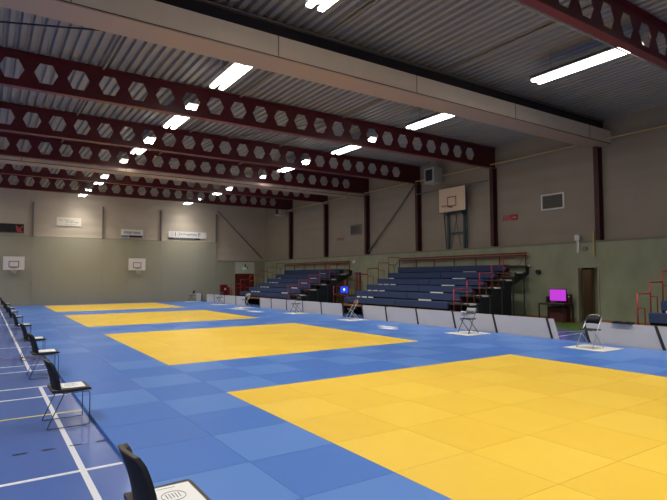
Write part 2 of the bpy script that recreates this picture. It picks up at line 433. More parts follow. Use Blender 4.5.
for jj, yy in enumerate(ylist):
    for i in range(13):
        x0 = X0+i; x1 = min(x0+1, 13.75)
        cy = yy+TY/2; cx = (x0+x1)/2
        if 2 <= i <= 8 and any(a < cy < b for a, b in yfields): continue
        y1 = min(yy+TY, 39.3)
        dep = .557*cx+.83*cy; lat = .83*cx-.557*cy
        vis = dep > 1.5 and abs(lat/dep) < .72 and 1.82/dep*520 < 245
        area = (1/dep**3) if vis else 0
        cells.append((area, x0, x1, yy, y1, i, jj))
cells.sort(key=lambda q: -q[0])
rest = MB()
for n, (a, x0, x1, y0, y1, i, jj) in enumerate(cells):
    m = BL[(i+jj) % 2] if random.random() < .8 else BL[random.randrange(3)]
    if n < 100: tile(x0, x1, y0, y1, m, sur)
    else:
        g = .002
        rest.box(x0+g, x1-g, y0+g, y1-g, .002, T, m)
r = rest.build('mat_tile', sur, recalc=False); r['kind'] = 'stuff'

# ------------------------------------------------------------------ bleachers
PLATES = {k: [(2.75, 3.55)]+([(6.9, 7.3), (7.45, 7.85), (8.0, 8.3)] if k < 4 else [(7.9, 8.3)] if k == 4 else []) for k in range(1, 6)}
def bleacher(y0, y1, label, last=False):
    t = thing('bleacher', label, 'bleacher', (17.5, (y0+y1)/2, 0))
    nose = lambda k: 15.8+.745*k
    zt = lambda k: .76+.315*k
    ys = y0+1.05
    MB().box(15.05, 15.85, y0, y1, .40, .45, M['brown']).build('foot_board', t)
    for k in range(6):
        xe = nose(k)+.76 if k < 5 else XR-.12
        MB().box(nose(k), xe, ys, y1, zt(k)-.05, zt(k), M['deck']).build('deck', t)
        MB().box(nose(k), xe, y0, ys, zt(k)-.05, zt(k), M['bl_post']).build('stair_deck', t)
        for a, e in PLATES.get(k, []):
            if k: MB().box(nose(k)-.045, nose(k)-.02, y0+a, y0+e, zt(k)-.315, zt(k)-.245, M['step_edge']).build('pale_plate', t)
        b = MB(); ym = (ys+y1)/2-.4
        for a, e in ((ys, ym-.012), (ym+.012, y1)):
            b.box(nose(k)-.05, nose(k)+.33, a, e, zt(k)-.245, zt(k)+.035, M['seat_blue'])
        b.build('bench', t, bevel=.015)
        MB().box(nose(k)+.05, nose(k)+.08, ys, y1, zt(k)-.32, zt(k)-.05, M['bl_side']).build('riser', t)
        MB().box(nose(k)+.10, nose(k)+.46, y0-.03, y0+.30, zt(k)-.055, zt(k)+.012, M['step_edge']).build('step_edge', t)
    # side cladding, stepped outline
    for yy in (y0+.02, y1-.03):
        poly = [(15.1, .0), (18.5, .0), (18.5, zt(5)-.95), (XR-.15, zt(5)-.40), (XR-.15, zt(5)-.05)]
        for k in range(5, -1, -1):
            poly += [(nose(k), zt(k)-.05), (nose(k), zt(k)-.36)]
        poly[-1] = (nose(0), .42); poly.append((15.1, .42))
        MB().prism(poly, 'y', yy, yy+.02, M['bl_side']).build('side_panel', t)
    for k in range(6):
        MB().box(nose(k)+.55, nose(k)+.6, y0-.02, y0+.02, 0, zt(k)-.07, M['bl_post']).build('support_post', t)
    def guard(yy, kk, half=True):
        for k in kk:
            z = zt(k) if k >= 0 else .45
            z = .76+.315*k
            zb = max(z, .45); x = nose(k)
            b = MB()
            b.tube([(x, yy, zb), (x, yy, z+.91), (x+.745, yy, z+.91)], .021, M['rail_red'], 8)
            b.tube([(x, yy, z+.5), (x+.40, yy, z+.5), (x+.40, yy, zb)], .016, M['rail_red'], 8)
            b.build('guard_rail', t)
    guard(y0+.03, range(-1, 4)); guard(y1-.05, range(-1, 5))
    xb = XR-.35
    for z in (2.76, 2.86): MB().box(xb, xb+.05, y0, y1, z-.035, z+.035, M['rail_brown']).build('back_rail', t)
    n = 6
    for i in range(n+1):
        yy = y0+.05+(y1-y0-.1)*i/n
        b = MB(); b.box(xb, xb+.04, yy-.02, yy+.02, zt(5), 2.80, M['rail_brown'])
        b.tube([(xb, yy, 2.8), (xb-.45, yy, zt(5))], .012, M['rail_brown'], 6) if i in (0, n) else None
        b.build('rail_post', t)
bleacher(27.3, 36.0, 'navy blue tiered bleacher nearest the far wall, beside the red doors')
bleacher(14.1, 22.5, 'largest navy blue tiered bleacher in the middle below the basketball backboard')
bleacher(-1.05, 7.38, 'navy blue tiered bleacher cut off by the right edge of the picture')

# ------------------------------------------------------------------ barrier boards
joints = [(4.2, 6.08), (6.08, 8.05), (9.10, 11.07), (11.07, 12.85), (12.85, 14.75), (14.75, 16.6), (16.6, 18.3), (19.74, 21.6), (21.6, 23.4), (23.4, 25.16), (25.16, 27.0), (27.0, 28.6), (30.6, 32.1), (32.1, 34.1), (34.1, 36.0), (36.0, 37.6), (38.7, 39.9)]
blabels = ['cut off by the right edge of the picture', 'behind the rounded black folding chair', 'just left of the gap in front of the magenta screen',
           'behind the pale-backed folding chair', 'in front of the stair side of the middle bleacher', 'in front of the centre of the middle bleacher', 'right of the gap near the blue screen, at the far corner of the middle bleacher',
           'just left of the gap by the blue screen', 'second left of the gap by the blue screen', 'behind the small black chair, third left of the blue screen gap', 'fourth left of the gap by the blue screen', 'right of the gap where the tall grey chair stands', 'left of the gap where the tall grey chair stands',
           'second left of the tall grey chair', 'third left of the tall grey chair', 'fourth left of the tall grey chair, below the red cabinet', 'leftmost one at the far wall']
blabels[6] = 'directly right of the chair by the blue screen'
def slab(m, xb, xt, zb, zt_, y0, y1, sh, th, mt):
    A = [(xb, y0, zb), (xb, y1, zb), (xt, y1+sh, zt_), (xt, y0+sh, zt_)]
    B = [(x+th, y, z) for x, y, z in A]
    m.face(A, mt); m.face(B[::-1], mt)
    for i in range(4): m.face([A[i], A[(i+1) % 4], B[(i+1) % 4], B[i]], mt)
for i, ((a, b), lab) in enumerate(zip(joints, blabels)):
    t = thing('barrier_board', 'grey-white leaning barrier board '+lab, 'barrier', (13.8, (a+b)/2, 0), 'barrier boards along the mats')
    xb, xt, zb, zt_ = 13.80, 13.90, .012, .60
    SH = .24   # the panels are parallelograms
    e = .02
    lead = .18 if i in (1, 2, 7, 12) else 0
    yb0 = a-lead if i in (2,) else a+.01
    yb1 = b-.01
    m = MB(); slab(m, xb, xt, zb, zt_, yb0, yb1, SH, .03, M['board']); m.build('panel', t)
    ys = [a+.03]
    if i in (1, 6, 11): ys.append(b-.05)
    for yy in ys:
        m = MB(); slab(m, xb-.012, xt-.012, zb, zt_+.01, yy-.035, yy+.035, SH, .052, M['plastic_black'])
        m.box(xb+.02, xb+.32, yy-.03, yy+.03, 0.001, .03, M['plastic_black'])
        m.tube([(xb+.3, yy, .02), (xt+.02, yy+SH*.8, zt_-.12)], .012, M['plastic_black'], 6)
        m.build('support', t)
    m = MB(); m.box(xb-.006, xb+.006, yb0, yb1, zb-.004, zb+.02, M['dark']); m.build('bottom_edge', t)

# ------------------------------------------------------------------ folding chairs (right side) on pale mats
def folding(loc, label, backm, seatm, tubem, rz):
    t = thing('folding_chair', label, 'chair', (0, 0, 0), 'folding chairs on pale mats')
    for s in (-1, 1):
        y = s*.20
        MB().tube([(.25, y*1.1, .012), (.02, y, .43), (-.17, y*.98, .73)], .013, tubem, 8).build('front_leg', t)
        MB().tube([(-.24, y*.92, .012), (.17, y*.92, .45)], .013, tubem, 8).build('rear_leg', t)
    pts = [(-.17, -.196, .73), (-.185, -.17, .775), (-.19, -.08, .81), (-.19, .08, .81), (-.185, .17, .775), (-.17, .196, .73)]
    MB().tube(pts, .013, tubem, 8).build('top_bow', t)
    MB().tube([(.21, -.22, .1), (.21, .22, .1)], .009, tubem, 8).build('cross_bar', t)
    MB().tube([(-.2, -.18, .07), (-.2, .18, .07)], .009, tubem, 8).build('cross_bar', t)
    b = MB(); b.box(-.17, .2, -.19, .19, .435, .465, seatm); b.build('seat', t, bevel=.012)
    b = MB()
    for i in range(6):
        a0 = -1+i/3; a1 = -1+(i+1)/3
        f0 = .03*(1-a0*a0); f1 = .03*(1-a1*a1)
        for (z0, xx, z1, xx1) in ((.60, -.105, .785, -.178),):
            b.face([(xx-f0, a0*.185, z0), (xx-f1, a1*.185, z0), (xx1-f1, a1*.185, z1), (xx1-f0, a0*.185, z1)], backm, True)
            b.face([(xx-f0+.025, a0*.185, z0), (xx-f1+.025, a1*.185, z0), (xx1-f1+.025, a1*.185, z1), (xx1-f0+.025, a0*.185, z1)], backm, True)
            b.face([(xx-f0, a0*.185, z0), (xx-f1, a1*.185, z0), (xx-f1+.025, a1*.185, z0), (xx-f0+.025, a0*.185, z0)], backm)
            b.face([(xx1-f0, a0*.185, z1), (xx1-f1, a1*.185, z1), (xx1-f1+.025, a1*.185, z1), (xx1-f0+.025, a0*.185, z1)], backm)
        if i in (0, 5):
            aa = a0 if i == 0 else a1
            b.face([(-.105, aa*.185, .60), (-.178, aa*.185, .785), (-.153, aa*.185, .785), (-.08, aa*.185, .60)], backm)
    b.build('backrest', t)
    t.location = loc; t.rotation_euler = (0, 0, rz)
    return t
zm = T+.016
fc = [(12.72, 7.36, 'folding chair with rounded black backrest by the gap in front of the doorway', 'black', 'silver', PI-.08),
      (12.85, 11.45, 'folding chair with pale backrest in front of the boards at the middle bleacher', 'box_grey', 'dark_chrome', PI),
      (13.0, 17.95, 'grey-framed folding chair standing in the board gap by the blue screen', 'brown', 'silver', PI-.3),
      (13.1, 22.9, 'small black folding chair in front of the boards at the far bleacher stairs', 'black', 'dark_chrome', PI),
      (13.05, 28.9, 'pale-framed folding chair in the board gap in front of the far bleacher', 'box_grey', 'silver', PI+.2),
      (13.1, 33.2, 'dark-framed folding chair in front of the boards near the red doors', 'black', 'dark_chrome', PI),
      (12.9, 38.2, 'black folding chair at the far end of the boards by the far wall', 'black', 'dark_chrome', PI)]
mm = [(12.72, 7.3, .95, 1.04), (12.8, 11.45, 1.1, 1.0), (12.9, 17.8, 1.0, 1.0), (12.95, 22.7, 1.0, 1.0), (12.9, 28.7, .9, 1.0), (12.95, 33.0, .9, 1.0), (12.8, 38.0, .9, 1.0)]
mlab = ['under the chair with the rounded black backrest', 'under the folding chair with the pale backrest', 'under the chair in the gap by the blue screen', 'under the small black chair at the far bleacher stairs',
        'under the pale-framed chair in the far board gap', 'under the dark-framed chair near the red doors', 'under the last chair by the far wall']
for (x, y, lab, bk, tb, rz), (mx, my, sx, sy), ml in zip(fc, mm, mlab):
    tag(MB().box(mx-sx/2, mx+sx/2, my-sy/2, my+sy/2, T+.001, T+.015, M['white_mat']).build('chair_mat', origin=(mx, my, T)), 'pale square foam mat '+ml, 'floor mat', 'pale mats under folding chairs')
    folding((x, y, zm), lab, M[bk], M['plastic_black'], M[tb], rz)
for i, (x, y, sx, sy, rz, lab) in enumerate(((11.75, 14.1, .3, .7, .1, 'white foam sheet on the blue mat, near half of the pair below the middle bleacher'), (12.15, 14.62, .3, .8, .1, 'white foam sheet on the blue mat, far half of the pair below the middle bleacher'),
                                     (11.9, 25.2, .45, 1.2, 0, 'white foam sheet on the blue mat in front of the far bleacher'), (12.0, 27.6, .45, 1.4, .2, 'white foam sheet on the blue mat closest to the board gap of the far bleacher'))):
    o = MB().box(-sx/2, sx/2, -sy/2, sy/2, 0, .012, M['sheet']).build('foam_sheet'); o.location = (x, y, T+.001); o.rotation_euler = (0, 0, rz)
    tag(o, lab, 'foam sheet')
# dark and pale garments on the near board
g = MB()
for i in range(7):
    y = 6.55+i*.075
    g.box(13.85, 13.99, y+.35, y+.427, .602, .65+.012*math.sin(i*1.7), M['black'])
tag(g.build('jacket', origin=(13.6, 6.8, .6)), 'black jacket lying over the top of the right-hand barrier board', 'garment')
g = MB()
for i in range(5):
    y = 12.35+i*.07
    g.box(13.86, 13.98, y, y+.072, .602, .64+.01*math.sin(i*2.1), M['paper'])
tag(g.build('towel', origin=(13.9, 12.5, .6)), 'white towel on top of a barrier board behind the pale-backed chair', 'towel')

# ------------------------------------------------------------------ stacking chairs, left
def stack_chair():
    t = thing('stacking_chair', '', 'chair', (0, 0, 0), 'black chairs in line along the mats')
    W = .255
    for s in (-1, 1):
        y = s*W
        MB().tube([(.205, y, .02), (.205, y, .40), (.19, y*.97, .435)], .0065, M['dark_chrome'], 8).build('front_leg', t)
        MB().tube([(-.27, y, .02), (-.10, y, .40), (-.09, y*.97, .435)], .0065, M['dark_chrome'], 8).build('rear_leg', t)
        MB().tube([(-.27, y, .016), (.205, y, .016)], .0065, M['dark_chrome'], 8).build('runner', t)
        MB().tube([(-.11, y*.97, .428), (.20, y*.97, .428)], .0065, M['dark_chrome'], 8).build('seat_rail', t)
    # seat : rounded slab with a slightly raised rear
    b = MB(); n = 8; prof = [(-.22, .455, .03), (-.15, .452, .035), (0, .450, .035), (.13, .455, .035), (.20, .455, .03), (.225, .440, .02)]
    for i in range(len(prof)-1):
        (xa, za, ta), (xb, zb, tb) = prof[i], prof[i+1]
        for j in range(n):
            ya = -.24+.48*j/n; yb = ya+.06
            b.face([(xa, ya, za+.018), (xb, ya, zb+.018), (xb, yb, zb+.018), (xa, yb, za+.018)], M['shell'], True)
            b.face([(xa, ya, za+.018-ta), (xa, yb, za+.018-ta), (xb, yb, zb+.018-tb), (xb, ya, zb+.018-tb)], M['plastic_black'], True)
        for y in (-.24, .24):
            b.face([(xa, y, za+.018), (xa, y, za+.018-ta), (xb, y, zb+.018-tb), (xb, y, zb+.018)], M['plastic_black'])
    for (x, z, th) in (prof[0], prof[-1]):
        b.face([(x, -.24, z+.018), (x, .24, z+.018), (x, .24, z+.018-th), (x, -.24, z+.018-th)], M['plastic_black'])
    b.build('seat', t)
    # backrest: curved in plan and in side view
    b = MB(); nz, ny = 10, 10; th = .032
    def P(i, j, k):
        v = i/nz; u = -1+2*j/ny
        z = .44+.40*v
        x = -.17-.02*math.sin(v*1.4)-.085*v*v
        w = .225*(1-.30*v**3)
        cx = .055*u*u
        zz = z-.03*(u*u)*(1 if v > .8 else 0)*(v-.8)*5
        return (x+cx-(th if k else 0), u*w, zz)
    for i in range(nz):
        for j in range(ny):
            m0 = M['shell'] if i >= nz-1 else M['black']
            b.face([P(i, j, 0), P(i, j+1, 0), P(i+1, j+1, 0), P(i+1, j, 0)], m0, True)
            b.face([P(i, j, 1), P(i+1, j, 1), P(i+1, j+1, 1), P(i, j+1, 1)], M['black'], True)
    for j in range(ny):
        b.face([P(nz, j, 0), P(nz, j+1, 0), P(nz, j+1, 1), P(nz, j, 1)], M['shell'], True)
        b.face([P(0, j, 0), P(0, j, 1), P(0, j+1, 1), P(0, j+1, 0)], M['black'])
    for i in range(nz):
        for j in (0, ny):
            b.face([P(i, j, 0), P(i+1, j, 0), P(i+1, j, 1), P(i, j, 1)], M['black'])
    b.build('backrest', t)
    return t
ch = stack_chair()
CY = [3.36, 7.52, 11.3, 13.85, 18.1, 22.1, 25.6, 28.4, 33.0]
cl = ['closest to the camera, at the bottom edge', 'second from the camera, seen whole with all legs', 'third from the camera', 'fourth from the camera', 'fifth from the camera', 'sixth from the camera', 'seventh from the camera', 'second farthest in the line', 'farthest in the line near the far wall']
cp = ['closest to the camera', 'second from the camera', 'third from the camera', 'fourth from the camera', 'fifth from the camera', 'sixth from the camera', 'seventh from the camera', 'second farthest away', 'farthest away']
def paper(loc, label):
    t = thing('paper_sheet', label, 'paper', (0, 0, 0), 'paper sheets on the black chairs')
    sh = MB().box(-.15, .16, -.18, .18, 0, .003, M['paper']).build('sheet', t)
    pts = [(.01+.075*math.cos(a), .0+.075*math.sin(a), .004) for a in [2*PI*i/24 for i in range(24)]]
    b = MB(); b.tube(pts, .002, M['ink'], 6, cyc=True)
    for q in range(5): b.box(-.035+.02*q, -.03+.02*q, -.03-.01*(q % 2), .04, .0035, .0045, M['ink'])
    b.build('printed_emblem', sh)
    b = MB(); b.box(-.06, .06, .14, .145, .0035, .0045, M['ink']); b.box(-.12, -.10, -.15, -.11, .0035, .0045, M['ink']); b.build('printed_text', sh)
    t.location = loc
    return t
pp = paper((.95, CY[0], .47), '')
for i, y in enumerate(CY):
    lab = 'black stacking chair left of the mats, '+cl[i]
    lp = 'white sheet on the seat of the black chair '+cp[i]
    if i == 0:
        ch.location = (1.0, y, 0); ch['label'] = lab; pp['label'] = lp; pp.location = (1.02, y, .477)
    else:
        dup(ch, (.94 if i == 1 else .985, y, 0), lab, rz=random.uniform(-.04, .04))
        if i == 1: dup(pp, (.95, y, .477), lp)
        else:
            o = MB().box(-.15, .16, -.18, .18, 0, .003, M['paper']).build('paper_sheet'); o.location = (1.0, y, .477); tag(o, lp, 'paper', 'paper sheets on the black chairs')

# ------------------------------------------------------------------ doors
def frame(y0, y1, z1, x, m, w=.06, name='door_frame'):
    b = MB(); b.box(x-.14, x+.06, y0-.005, y0+w, 0, z1, m); b.box(x-.14, x+.06, y1-w, y1+.005, 0, z1, m); b.box(x-.14, x+.06, y0+w, y1-w, z1-w, z1, m)
    return b.build(name, kind='structure')
frame(D1[0]-.02, D1[1]+.04, D1[2]+.03, XR, M['frame_cream'], .055, 'door_1')
# room behind doorway 1
b = MB(); b.box(XR+2.4, XR+2.5, 9.8, 14, 0, 2.6, M['door_wood']); b.box(XR+.2, XR+2.5, 13.4, 13.5, 0, 2.6, M['dark_wall']); b.box(XR+.2, XR+2.5, 9.7, 9.8, 0, 2.6, M['dark_wall']); b.box(XR+.2, XR+2.5, 9.7, 13.5, 2.6, 2.7, M['dark_wall'])
b.build('wall_corridor', kind='structure')
la = bpy.data.lights.new('corridor_fill_lamp', 'AREA'); la.size = .5; la.energy = 4; la.color = (1, .85, .65)  # unseen lamp added to brighten the corridor inside the doorway
lo = bpy.data.objects.new('corridor_fill_lamp', la); COL.objects.link(lo); lo.location = (XR+1.5, 11.2, 2.55)
t = thing('door_leaf', 'brown wooden door standing open inside the doorway in the right wall', 'door', (XR+.2, 11.9, 0))
MB().box(XR+.08, XR+.80, 11.80, 11.84, .01, 2.1, M['door_wood']).build('panel', t)
MB().box(XR+.80, XR+.82, 11.79, 11.85, .01, 2.1, M['frame_cream']).build('edge_strip', t)
tag(MB().box(XR+.9, XR+1.0, 11.62, 11.8, 0.001, 2.4, M['frame_cream']).build('corridor_post', origin=(XR+1, 11.7, 0)), 'pale upright post in the corridor behind the open doorway', 'post')
frame(D2[0]-.02, D2[1]+.02, D2[2]+.03, XR, M['frame_cream'], .06, 'door_2')
b = MB(); b.box(XR+1.2, XR+1.3, 25.6, 28.4, 0, 2.6, M['bl_side']); b.box(XR+.2, XR+1.3, 28.3, 28.4, 0, 2.6, M['bl_side']); b.box(XR+.2, XR+1.3, 25.6, 25.7, 0, 2.6, M['bl_side']); b.box(XR+.2, XR+1.3, 25.6, 28.4, 2.6, 2.7, M['bl_side'])  # black walls paint the darkness inside the small doorway
b.box(XR+.17, XR+.19, 26.72, 27.04, .01, 2.1, M['bl_side'])  # black sheet stands in for the shade in the opening
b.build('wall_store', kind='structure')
t = thing('door_leaf', 'narrow red door leaf in the small doorway between the two far bleachers', 'door', (XR, 26.8, 0))
MB().box(XR-.06, XR-.02, 26.36, 26.64, .01, 2.08, M['door_red']).build('panel', t)
MB().box(XR-.09, XR-.02, 26.64, 26.70, .01, 2.08, M['frame_cream']).build('mullion', t)
# far double doors
b = MB(); b.box(17.05, 17.11, YF-.16, YF, 0, 3.1, M['frame_cream']); b.box(18.84, 18.95, YF-.16, YF, 0, 3.1, M['frame_cream']); b.box(17.11, 18.84, YF-.12, YF, 2.15, 3.1, M['sign_cream'])
b.build('door_3', kind='structure')
t = thing('double_door', 'dark red double door in the far right corner under the exit sign', 'door', (18, YF-.1, 0))
for a, e in ((17.12, 17.96), (17.99, 18.83)):
    d = MB().box(a, e, YF-.09, YF-.05, .01, 2.13, M['door_red']).build('door_leaf', t)
    MB().box(a+.1, e-.1, YF-.095, YF-.09, .95, 1.0, M['rail_red']).build('push_bar', d)
    MB().box(a+.12, e-.12, YF-.12, YF-.09, .98, 1.04, M['rail_red']).build('push_bar', d)
    for z in (.15, 1.15): MB().box(a+.12, e-.12, YF-.095, YF-.09, z, z+.75, M['dark_red']).build('door_panel', d)
# ------------------------------------------------------------------ basketball goals
def goal_net(cx, cy, z, axis, parent, r=.225):
    b = MB(); b.tube([(cx+r*math.cos(a), cy+r*math.sin(a), z) for a in [2*PI*i/16 for i in range(16)]], .014, M['rim'], 6, cyc=True)
    if axis == 'x': b.box(cx+r, cx+r+.17, cy-.06, cy+.06, z-.03, z+.01, M['rim'])
    else: b.box(cx-.06, cx+.06, cy+r, cy+r+.15, z-.03, z+.01, M['rim'])
    rim = b.build('rim', parent)
    n = MB(); K = 8
    for i in range(K):
        for sg in (-1, 1):
            pts = [(cx+rr*math.cos(2*PI*(i+sg*q*.5)/K), cy+rr*math.sin(2*PI*(i+sg*q*.5)/K), z-q*.14) for q, rr in enumerate((r, r*.75, r*.6, r*.55))]
            n.tube(pts, .006, M['net'], 4)
    return rim, n
t = thing('basketball_goal', 'large cream basketball backboard on a teal steel wall frame, right wall', 'basketball goal', (XR-.1, 18.3, 3.25))
xb = 19.42
b = MB(); b.box(xb, xb+.03, 17.38, 19.15, 5.12, 6.32, M['bb_wood']); bb = b.build('backboard', t)
b = MB()
for (y0, y1, z0, z1) in ((17.97, 18.56, 5.38, 5.42), (17.97, 18.56, 5.83, 5.87), (17.97, 18.01, 5.42, 5.83), (18.52, 18.56, 5.42, 5.83)): b.box(xb-.004, xb, y0, y1, z0, z1, M['plastic_black'])
b.build('target_square', bb)
b = MB()
for (y0, y1, z0, z1) in ((17.36, 19.17, 5.09, 5.12), (17.35, 17.38, 5.09, 6.32), (19.15, 19.17, 5.09, 6.32)): b.box(xb-.003, xb+.04, y0, y1, z0, z1, M['teal'])
b.build('board_frame', t)
goal_net(xb-.40, 18.27, 5.34, 'x', t)
b = MB()
for y in (17.75, 18.82):
    b.box(XR-.2, XR-.1, y-.05, y+.05, 3.25, 6.2, M['teal'])
    b.tube([(xb+.05, y, 5.15), (XR-.15, y, 4.85)], .03, M['teal'], 6); b.tube([(xb+.05, y, 6.1), (XR-.15, y, 6.1)], .03, M['teal'], 6)
for z in (4.05, 5.1, 6.1): b.box(XR-.18, XR-.12, 17.75, 18.82, z-.03, z+.03, M['teal'])
b.box(XR-.2, XR-.14, 17.55, 17.6, 3.25, 5.3, M['teal']); b.tube([(XR-.17, 19.1, 5.2), (XR-.17, 18.95, 3.25)], .03, M['teal'], 6)
b.tube([(XR-.16, 18.0, 3.3), (XR-.16, 18.35, 5.1)], .015, M['teal'], 6); b.tube([(XR-.16, 18.6, 3.3), (XR-.16, 18.2, 5.1)], .015, M['teal'], 6)
b.build('wall_frame', t)

def small_goal(cx, label):
    yb = YF-.34
    t = thing('basketball_goal', label, 'basketball goal', (cx, YF-.1, 2.4))
    bb = MB().box(cx-.6, cx+.6, yb, yb+.03, 2.38, 3.26, M['bb_white']).build('backboard', t, bevel=.006)
    b = MB()
    for (x0, x1, z0, z1) in ((-.29, .29, 2.56, 2.60), (-.29, .29, 2.92, 2.96), (-.29, -.25, 2.6, 2.92), (.25, .29, 2.6, 2.92)): b.box(cx+x0, cx+x1, yb-.004, yb, z0, z1, M['dark_red'] if cx > 5 else M['plastic_black'])
    b.build('target_square', bb)
    rim, n = goal_net(cx, yb-.38, 2.53, 'y', t)
    n.build('net', rim)
    b = MB(); b.box(cx-.3, cx-.25, yb+.03, YF-.11, 2.6, 2.65, M['grey_steel']); b.box(cx+.25, cx+.3, yb+.03, YF-.11, 2.6, 2.65, M['grey_steel']); b.box(cx-.3, cx+.3, yb+.03, YF-.11, 3.0, 3.05, M['grey_steel']); b.build('bracket', t)
small_goal(1.58, 'small white basketball backboard on the far wall, left one under the black banner')
small_goal(9.32, 'small white basketball backboard on the far wall, right one below the blue and white sign')

# ------------------------------------------------------------------ signs on the far wall
RX = Matrix.Rotation(PI/2, 3, 'X')
ys = YF-.06
t = thing('banner_sign', 'black banner with red and white lettering, cut off at the left edge', 'sign', (.3, YF, 4.84))
MB().box(-1.6, 2.1, ys, ys+.03, 4.86, 5.43, M['sign_black']).build('plate', t)
text_mesh('red_lettering', 'SPORTEREN', .34, (-.35, ys-.004, 5.24), RX, M['pink_print'], t, 1.15)
text_mesh('white_lettering', 'VERENIGING.NL', .19, (-.25, ys-.004, 4.98), RX, M['sign_white'], t)
b = MB(); b.prism([(1.62, 5.30), (1.74, 5.30), (1.82, 5.12), (2.02, 5.34), (2.06, 5.28), (1.92, 5.06), (2.06, 4.90), (1.72, 4.90)], 'y', ys-.006, ys, M['pink_print']); b.build('red_emblem', t)
MB().box(-1.6, 2.1, ys, ys+.03, 4.80, 4.86, M['ledge']).build('lower_edge', t)
t = thing('wall_sign', 'cream white sign with faint grey lines of text, left of centre on the far wall', 'sign', (4.8, YF, 5.45))
MB().box(4.02, 5.56, ys, ys+.03, 5.45, 6.03, M['sign_cream']).build('plate', t)
text_mesh('faint_lettering', 'judo vereniging', .15, (4.6, ys-.004, 5.86), RX, M['box_grey'], t)
text_mesh('faint_lettering', 'De Sporthal', .16, (5.0, ys-.004, 5.72), RX, M['ink'], t)
text_mesh('faint_lettering', 'voor iedereen', .12, (4.9, ys-.004, 5.56), RX, M['box_grey'], t)
t = thing('wall_sign', 'white sign with dark blue lettering and blue bottom band, above the right small backboard', 'sign', (9, YF, 4.8))
MB().box(8.22, 9.77, ys, ys+.03, 4.79, 5.40, M['sign_white']).build('plate', t)
MB().box(8.77, 9.74, ys-.004, ys, 4.81, 4.97, M['navy']).build('navy_band', t)
MB().box(8.24, 8.74, ys-.004, ys, 4.81, 4.96, M['sky']).build('light_blue_band', t)
text_mesh('lettering', 'interness', .34, (9.0, ys-.004, 5.19), RX, M['navy'], t, .95)
t = thing('wall_sign', 'long white sign with small dark lettering and black bottom strip, right on the far wall', 'sign', (13, YF, 4.85))
MB().box(11.66, 14.68, ys, ys+.03, 4.93, 5.42, M['sign_white']).build('plate', t)
text_mesh('lettering', 'De Hoogenkamp', .24, (13.2, ys-.004, 5.22), RX, M['ink'], t, .85)
b = MB()
for x in (11.95, 12.45):
    b.tube([(x+.09*math.cos(2*PI*i/14), ys-.004, 5.2+.12*math.sin(2*PI*i/14)) for i in range(14)], .010, M['box_grey'], 4, cyc=True)
b.box(12.18, 12.22, ys-.005, ys, 5.05, 5.36, M['navy']); b.box(14.02, 14.06, ys-.005, ys, 5.05, 5.36, M['navy']); b.box(14.06, 14.2, ys-.005, ys, 5.18, 5.22, M['navy']); b.box(14.06, 14.2, ys-.005, ys, 5.32, 5.36, M['navy'])
b.build('emblem', t)
b = MB(); b.box(11.68, 12.05, ys-.003, ys+.03, 4.83, 4.93, M['sign_black']); b.box(13.75, 14.15, ys-.003, ys+.03, 4.83, 4.93, M['sign_black']); b.box(12.05, 13.75, ys-.002, ys+.03, 4.83, 4.93, M['ink']); b.build('lower_strip', t)
# exit sign
t = thing('exit_sign', 'small green and white exit sign above the dark red double door', 'exit sign', (18, YF-.12, 2.55))
MB().box(17.8, 18.22, YF-.17, YF-.12, 2.50, 2.66, M['exit']).build('lens', t)
b = MB(); b.tube([(18.0+.035*math.cos(2*PI*i/10), YF-.175, 2.90+.035*math.sin(2*PI*i/10)) for i in range(10)], .02, M['green_dark'], 6, cyc=True)
b.prism([(17.94, 2.7), (17.98, 2.86), (18.04, 2.86), (18.12, 2.78), (18.08, 2.76), (18.03, 2.80), (18.10, 2.68), (18.06, 2.66), (18.0, 2.74), (17.97, 2.68)], 'y', YF-.18, YF-.17, M['green_dark'])
b.prism([(18.16, 2.52), (18.24, 2.52), (18.24, 2.72), (18.18, 2.72)], 'y', YF-.18, YF-.17, M['green_dark']); b.build('running_figure', t)
# fire hose cabinet
t = thing('fire_hose_cabinet', 'red fire hose cabinet on the far wall left of the red double door', 'fire cabinet', (16.1, YF-.1, .4))
MB().box(15.80, 16.36, YF-.37, YF-.105, .38, 1.25, M['door_red']).build('casing', t, bevel=.01)
MB().box(16.38, 16.58, YF-.30, YF-.105, .40, 1.05, M['red']).build('extinguisher_box', t, bevel=.01)
b = MB(); b.prism([(16.17+.09*math.cos(2*PI*i/16), .90+.09*math.sin(2*PI*i/16)) for i in range(16)], 'y', YF-.375, YF-.36, M['sign_white']); b.build('white_disc', t)

# right wall signs, vents
RW = Matrix(((0, 0, -1), (-1, 0, 0), (0, 1, 0)))
t = thing('wall_sign', 'small red sign with white lettering between column and louvre, right wall', 'sign', (XR, 15.1, 4.4))
MB().box(XR-.05, XR-.01, 14.76, 15.52, 4.40, 4.65, M['sign_red']).build('plate', t)
text_mesh('lettering', 'NOOD', .13, (XR-.055, 15.35, 4.585), RW, M['text_pale'], t)
text_mesh('lettering', 'UITGANG', .13, (XR-.055, 15.26, 4.45), RW, M['text_pale'], t, .7)
b = MB(); b.box(XR-.056, XR-.05, 14.82, 15.0, 4.50, 4.54, M['text_pale']); b.prism([(14.78, 4.52), (14.84, 4.58), (14.84, 4.46)], 'x', XR-.056, XR-.05, M['text_pale']); b.build('arrow', t)
t = thing('wall_sign', 'tiny red lettered sign on the right wall above the far bleacher', 'sign', (XR, 28.8, 4.3))
MB().box(XR-.03, XR-.01, 28.4, 29.2, 4.3, 4.48, M['ledge']).build('plate', t)
text_mesh('lettering', 'UITGANG', .17, (XR-.034, 28.8, 4.39), RW, M['red'], t)
